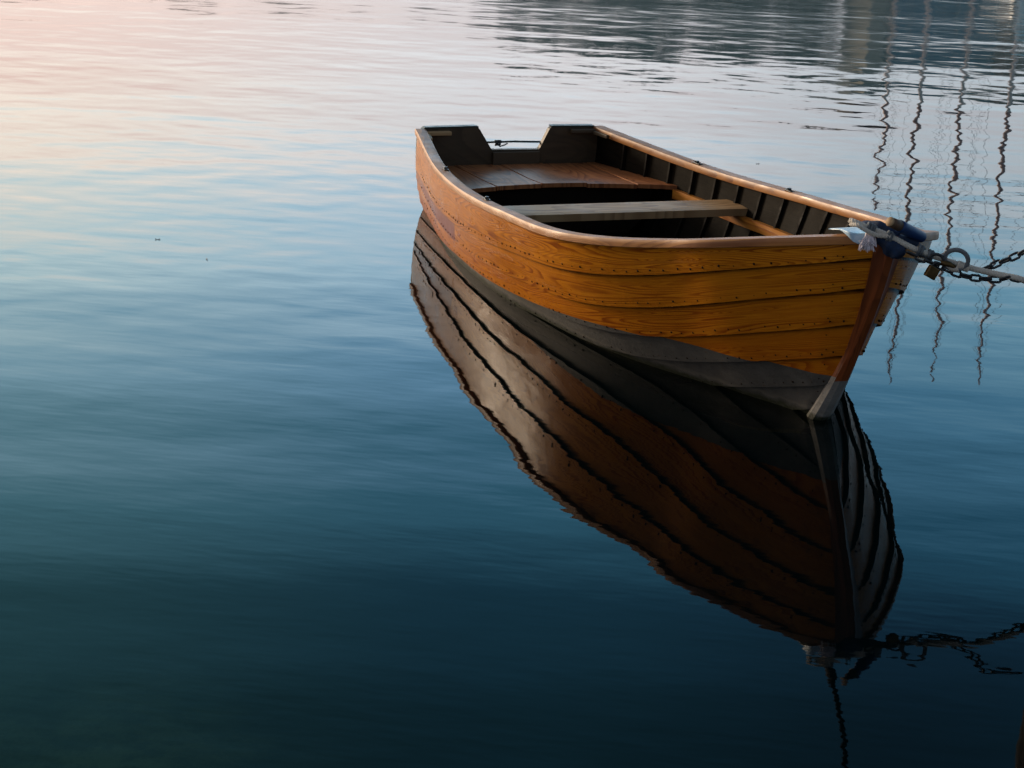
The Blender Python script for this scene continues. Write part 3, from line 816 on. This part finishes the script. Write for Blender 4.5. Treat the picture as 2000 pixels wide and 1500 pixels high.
# ------------------------------------------------------------------ water and sea bed
def water_mat():
    m, t, out = new_mat('calm_dusk_water')
    pos = t.node('ShaderNodeNewGeometry').outputs['Position']
    x, y, _ = t.sep(pos)
    rot = t.mapping(pos, (1, 1, 1), rot=(0, 0, R(8)))
    n0 = t.noise(t.mapping(rot, (7.0, 20.0, 1)), 1.0, 1.0, .5)
    n1 = t.noise(t.mapping(rot, (2.4, 6.5, 1), loc=(3, 1, 0)), 1.0, 2.0, .5)
    n2 = t.noise(t.mapping(rot, (.8, 2.4, 1), loc=(9, 4, 0)), 1.0, 1.0, .5)
    n3 = t.noise(t.mapping(pos, (.22, .7, 1), loc=(1, 7, 0)), 1.0, 1.0, .5)
    patch = t.noise(t.mapping(pos, (.10, .22, 1), loc=(4.3, 2.1, 0)), 1.0, 2.0, .5)
    ridge = t.noise(t.mapping(pos, (1.3, 4.6, 1), loc=(2, 2, 0)), 1.0, 3.0, .55)
    right = t.maprange(x, -3.0, 3.0, .35, 1.0, smooth=True)
    far = t.math('MULTIPLY', t.maprange(y, 15.8, 21.0, 0.0, 1.0, smooth=True), t.math('MULTIPLY', right, t.maprange(patch, .30, .55, .45, 1.0)))
    mid = t.maprange(y, 7.5, 13.0, .35, .75, smooth=True)
    h = t.math('MULTIPLY', n0, .00017)
    h = t.math('ADD', h, t.math('MULTIPLY', t.math('MULTIPLY', n1, .0009), mid))
    h = t.math('ADD', h, t.math('MULTIPLY', t.math('MULTIPLY', n2, .0025), mid))
    n4 = t.noise(t.mapping(pos, (2.6, 3.4, 1), loc=(5, 2, 0)), 1.0, 1.0, .5)
    h = t.math('ADD', h, t.math('MULTIPLY', t.math('MULTIPLY', n4, .0036), t.maprange(y, 6.0, 13.0, .20, 1.0, smooth=True)))
    h = t.math('ADD', h, t.math('MULTIPLY', n3, .012))
    h = t.math('ADD', h, t.math('MULTIPLY', t.math('MULTIPLY', ridge, .0038), far))
    nrm = t.bump(h, 1.0)
    fr = t.node('ShaderNodeFresnel'); fr.inputs[0].default_value = 1.19; t.l.new(nrm, fr.inputs[1])
    gl = t.node('ShaderNodeBsdfGlossy'); t.put(gl.inputs['Roughness'], t.math('ADD', .018, t.math('MULTIPLY', t.maprange(y, 15.0, 21.0, 0.0, 1.0, smooth=True), .055))); t.l.new(nrm, gl.inputs['Normal'])
    gl.inputs['Color'].default_value = (1, 1, 1, 1)
    tr = t.node('ShaderNodeBsdfTransparent'); tr.inputs[0].default_value = (.42, .62, .54, 1)
    df = t.node('ShaderNodeBsdfDiffuse'); df.inputs[0].default_value = (.0006, .0045, .0065, 1)
    a = t.node('ShaderNodeMixShader'); a.inputs[0].default_value = .35
    t.l.new(tr.outputs[0], a.inputs[1]); t.l.new(df.outputs[0], a.inputs[2])
    b = t.node('ShaderNodeMixShader'); t.l.new(fr.outputs[0], b.inputs[0]); t.l.new(a.outputs[0], b.inputs[1]); t.l.new(gl.outputs[0], b.inputs[2])
    t.l.new(b.outputs[0], out.inputs[0])
    return m
mb = MB(); mb.add([(-900, -60, 0), (900, -60, 0), (900, 1500, 0), (-900, 1500, 0)], [[0, 1, 2, 3]])
tag(mb.build('water', water_mat()), kind='structure')
m, t, out = new_mat('sea_bed_sand_and_weed')
pos = t.node('ShaderNodeNewGeometry').outputs['Position']
nz = t.noise(t.mapping(pos, (1.1, 1.1, 1)), 1.0, 8.0, .65, .6)
weed = t.noise(t.mapping(pos, (5, 5, 5)), 1.0, 6.0, .7)
base = t.mix(t.maprange(nz, .45, .62), (.002, .004, .004), (.010, .013, .009))
x_, y_, _ = t.sep(pos)
shoal = t.math('MULTIPLY', t.maprange(x_, -.5, -1.5, 0.0, 1.0, smooth=True), t.maprange(y_, 9.6, 7.4, 0.0, 1.0, smooth=True))
base = t.mix(t.math('MULTIPLY', shoal, t.maprange(nz, .40, .60)), base, (.50, .46, .28))
base = t.mix(t.maprange(weed, .45, .6, 0, .6), base, (.004, .007, .004))
principled(t, out, base, .9, spec=.1)
mb = MB(); rows = []
rs = random.Random(2)
for i in range(30):
    rows.append([(-15 + 30 * j / 29, -4 + 34 * i / 29, -1.15 + rs.uniform(-.05, .05) - .04 * i) for j in range(30)])
mb.grid(rows, flip=True)
tag(mb.build('sea_bed', m, None, True), kind='structure')

# ------------------------------------------------------------------ bits floating on the surface
M_LEAF = plain('wet_leaf', (.03, .022, .014), .5, var=.3)
for (x, y, lb) in ((308, 468, 'tiny curled leaf floating on the left open water, farther of the two'), (404, 507, 'tiny dark leaf floating on the left open water, nearer of the two'), (1480, 320, 'tiny dark leaf floating beyond the starboard gunwale')):
    p = at(x, y, 1.0); d = p - Vector((0, 0, CAM_H)); p = Vector((0, 0, CAM_H)) + d * (CAM_H / -d.z)
    mb = MB(); rows = []
    for i in range(5):
        q = i / 4; w_ = .006 * math.sin(math.pi * min(max(q, .05), .95)); rows.append([((q - .5) * .03, -w_, .003 + .005 * (q - .5) ** 2 * 8), ((q - .5) * .03, 0, .0015), ((q - .5) * .03, w_, .004)])
    mb.grid(rows); o = mb.build('leaf', M_LEAF, None, True); o.location = (p.x, p.y, .0); o.rotation_euler.z = x; o.scale = (.55 + .12 * (x % 3), .6, .5)
    o.modifiers.new('t', 'SOLIDIFY').thickness = .0008
    tag(o, lb, 'leaf', 'leaves floating on the water')

# ------------------------------------------------------------------ the far side, seen only as reflections
M_BANK = plain('dark_grassy_bank', (.035, .045, .025), .9, var=.4, scale=.6)
mb = MB(); rows = []
for i, (y, z) in enumerate(((84, -.5), (87, .3), (92, 1.0), (130, 2.0), (400, 6.0), (1400, 12.0))):
    rows.append([(-420 + 28 * j, y + 2 * math.sin(j * 1.3), z) for j in range(31)])
mb.grid(rows, flip=True); tag(mb.build('shore', M_BANK, None, True), kind='structure')
M_TRUNK = plain('dark_bark', (.05, .035, .025), .9, var=.3, scale=4)
def foliage_mat(name, a, b):
    m, t, out = new_mat(name)
    oi = t.node('ShaderNodeNewGeometry').outputs['Random Per Island']
    principled(t, out, t.mix(oi, a, b), .7, spec=.2); return m
M_FOL = [foliage_mat('hazed_green_leaves', (.07, .10, .10), (.13, .16, .14)), foliage_mat('autumn_leaves', (.10, .055, .015), (.20, .10, .03))]  # green leaf colours lightened and blued to stand for distance haze
def tree_mesh(seed, h, r):
    rs = random.Random(seed); tk = MB()
    tk.tube([(0, 0, -.3), (.1, 0, h * .3), (0, .1, h * .6), (.05, 0, h * .85)], [.028 * h, .02 * h, .012 * h, .004 * h], 8)
    for _ in range(7):
        a = rs.uniform(0, 6.28); z0 = rs.uniform(.25, .6) * h
        tk.tube([(0, 0, z0), (math.cos(a) * r * .4, math.sin(a) * r * .4, z0 + h * .12), (math.cos(a) * r * .75, math.sin(a) * r * .75, z0 + h * .2)], [.01 * h, .006 * h, .002 * h], 6)
    cr_ = MB(); cl = []
    for _ in range(40):
        a = rs.uniform(0, 6.28); q = rs.uniform(.22, .97); rr = r * math.sin(math.pi * (q * .82 + .12)) * math.sqrt(rs.random())
        cl.append(Vector((math.cos(a) * rr, math.sin(a) * rr, q * h)))
    for c_ in cl:
        cs = rs.uniform(.16, .30) * r
        for _ in range(60):
            d = Vector((rs.gauss(0, 1), rs.gauss(0, 1), rs.gauss(0, .8))).normalized() * cs * rs.uniform(.5, 1.1)
            p = c_ + d; n_ = (d.normalized() + Vector((rs.uniform(-.6, .6), rs.uniform(-.6, .6), rs.uniform(-.2, .8)))).normalized()
            a = n_.orthogonal().normalized() * rs.uniform(.10, .2); b = n_.cross(a)
            cr_.add([p - a, p + b * .6, p + a, p - b * .6], [[0, 1, 2, 3]])
    return tk, cr_
protos = []
for k in range(3):
    tk, cr_ = tree_mesh(k + 1, 9.0, 3.2 + .4 * k)
    protos.append((tk, cr_))
def deg2x(az, Y): return math.tan(R(az)) * Y
trees = [(-17.5, 88, .80), (-15.2, 95, .82), (-13.0, 90, .85), (-10.8, 96, .82), (-8.6, 89, .85), (-6.5, 94, .92), (-4.4, 91, .82), (-2.4, 96, .92), (-1.4, 90, .9),
         (-.4, 90, 1.12), (.5, 94, 1.22), (1.3, 91, 1.2), (2.1, 89, 1.16), (2.9, 94, 1.3), (3.7, 90, 1.2), (4.5, 95, 1.28), (5.2, 90, 1.16), (6.0, 95, 1.3), (6.7, 90, 1.22), (7.4, 94, 1.3), (8.2, 90, 1.25), (9.7, 95, 1.15), (16.3, 92, 1.3), (18.5, 96, 1.2)]
words = ['broad dark shore tree', 'ragged dark shore tree', 'rounded dark shore tree']
cache = {}
for i, (a_, Y, hs) in enumerate(trees):
    if -1 < a_ < 10: hs *= .93
    k = i % 3; fol = M_FOL[1] if i in (20, 21) else M_FOL[0]
    root = empty('shore_tree', (deg2x(a_, Y), Y, .6), i * 1.7); root.scale = (hs, hs, hs)
    if k not in cache:
        t_o = protos[k][0].build('trunk', M_TRUNK, root, True); c_o = protos[k][1].build('crown', fol, root); cache[k] = (t_o, c_o)
    else:
        for src in cache[k]:
            o = src.copy(); COL.objects.link(o); o.parent = root
            if src is cache[k][1] and i in (20, 21):
                o.data = src.data.copy(); o.data.materials[0] = fol
    if i in (20, 21): tag(root, 'autumn brown tree on the far shore, one of two among the green ones', 'tree', 'autumn trees on the far shore')
    else: tag(root, 'dark green tree on the far shore whose reflection streaks the top of the water', 'tree', 'trees on the far shore')
# boathouses
def house(x0, x1, Y, h, roof, wall, roofm, label, door=True):
    ho = empty('boathouse', ((x0 + x1) / 2, Y, 0)); w_ = x1 - x0; d = 7.0
    mb = MB(); mb.box((0, d / 2, h / 2 - .5), (w_, d, h + 1)); 
    mb.build('wall', wall, ho)
    mb = MB(); mb.add([(-w_/2-.3, -.3, h), (w_/2+.3, -.3, h), (w_/2+.3, d+.3, h), (-w_/2-.3, d+.3, h), (-w_/2-.3, d/2, h+roof), (w_/2+.3, d/2, h+roof)], [[0, 1, 5, 4], [2, 3, 4, 5], [0, 4, 3], [1, 2, 5], [0, 3, 2, 1]])
    mb.build('roof', roofm, ho)
    for k in range(max(1, int(w_ / 2.2))):
        cx = -w_ / 2 + (k + .5) * w_ / max(1, int(w_ / 2.2))
        mb = MB(); mb.box((cx, -.01, h * .62), (.9, .05, 1.1)); f_ = mb.build('window', M_WHITE, ho)
        mb = MB(); mb.box((cx, -.04, h * .62), (.7, .03, .9)); mb.build('pane', M_GLASS, f_)
    if door:
        mb = MB(); mb.box((w_ * .3, -.02, 1.1), (1.0, .06, 2.2)); mb.build('door', M_TRANSOM, ho)
    tag(ho, label, 'boathouse'); return ho
M_WHITE = plain('off_white_paint', (.62, .60, .56), .6, var=.08, scale=3)
M_GLASS = plain('dark_window_glass', (.02, .025, .03), .1, var=.1)
M_BLUEW = plain('blue_boarding', (.03, .20, .38), .6, var=.25, scale=3, stretch=(1, 1, 6))
M_GREYW = plain('grey_blue_boarding', (.12, .20, .27), .6, var=.2, scale=3)
M_BEIGE = plain('beige_render', (.45, .40, .32), .8, var=.12, scale=2)
M_ROOF = plain('dark_roof', (.05, .05, .055), .7, var=.3, scale=3)
M_RUST = plain('rust_brown_boarding', (.16, .06, .025), .8, var=.3, scale=3)
house(deg2x(9.4, 84), deg2x(12.0, 84), 84, 9.6, .9, M_BLUEW, M_ROOF, 'tall blue boarded boathouse on the far shore mirrored at the upper right corner')
house(deg2x(12.25, 82), deg2x(12.75, 82), 82, 9.8, .6, M_RUST, M_ROOF, 'narrow rust brown boathouse between the blue and the grey ones', False)
house(deg2x(12.95, 84), deg2x(15.2, 84), 84, 9.8, .9, M_GREYW, M_ROOF, 'grey blue boathouse right of the rust brown one')
house(deg2x(8.75, 83), deg2x(9.2, 83), 83, 9.8, 1.4, M_BEIGE, M_ROOF, 'narrow beige house left of the blue boathouse', False)
# moored sailing boats whose masts are mirrored in wavering lines
M_MAST = plain('pale_mast_paint', (.90, .70, .67), .35, var=.1, scale=2)
M_HULLW = plain('white_yacht_hull', (.6, .62, .64), .3, var=.05, scale=2, coat=.5)
def yacht(az_, Y, top, label):
    r = empty('sailing_boat', (deg2x(az_, Y), Y, 0))
    mb = MB(); rows = []
    for i in range(15):
        q = i / 14; bw = 1.05 * math.sin(math.pi * (.18 + .82 * q)) ** .8 if q < 1 else 0.0
        y = 3.4 - 6.8 * (1 - q); fb_ = .75 + .25 * q
        rows.append([(-bw, y, fb_), (-bw * .9, y, .1), (-bw * .3, y, -.4), (bw * .3, y, -.4), (bw * .9, y, .1), (bw, y, fb_), (0, y, fb_ + .08), (-bw, y, fb_)])
    mb.grid(rows); mb.f.append([0, 1, 2, 3, 4, 5, 6]); mb.m.append(0); mb.build('hull', M_HULLW, r, True)
    mb = MB(); mb.box((0, -.2, 1.15), (1.2, 2.6, .55), bev=.12); mb.build('cabin', M_HULLW, r)
    mb = MB(); mb.tube([(0, .6, .9), (0, .61, top * .8), (0, .62, top)], [.0011 * Y, .0009 * Y, .0003 * Y], 10); mb.build('mast', M_MAST, r, True)
    mb = MB(); mb.tube([(0, .55, 1.7), (0, -2.6, 1.75)], .05, 8); mb.tube([(0, .4, 1.85), (0, -2.4, 1.88)], [.13, .09], 8); mb.build('boom', M_BLUEW, r, True)
    mb = MB(); mb.box((0, .6, top * .62), (1.3, .05, .04)); mb.build('spreader', M_MAST, r)
    mb = MB()
    for e in ((-1.0, .5, .9), (1.0, .5, .9), (0, 3.3, 1.0), (0, -3.3, .9)): mb.tube([(0, .6, top - .2), e], .004, 5)
    mb.build('rigging', M_METAL, r)
    tag(r, label, 'sailing boat', 'sailing boats moored across the water')
yacht(12.70, 36, 8.2, 'white sailing boat whose rosy mast mirrors nearest the right edge')
yacht(10.35, 46, 11.4, 'white sailing boat with the second mast reflection from the left')
yacht(11.42, 56, 14.0, 'white sailing boat with the third mast reflection from the left')
yacht(9.46, 66, 12.0, 'white sailing boat whose thin mast mirrors farthest left of the four')
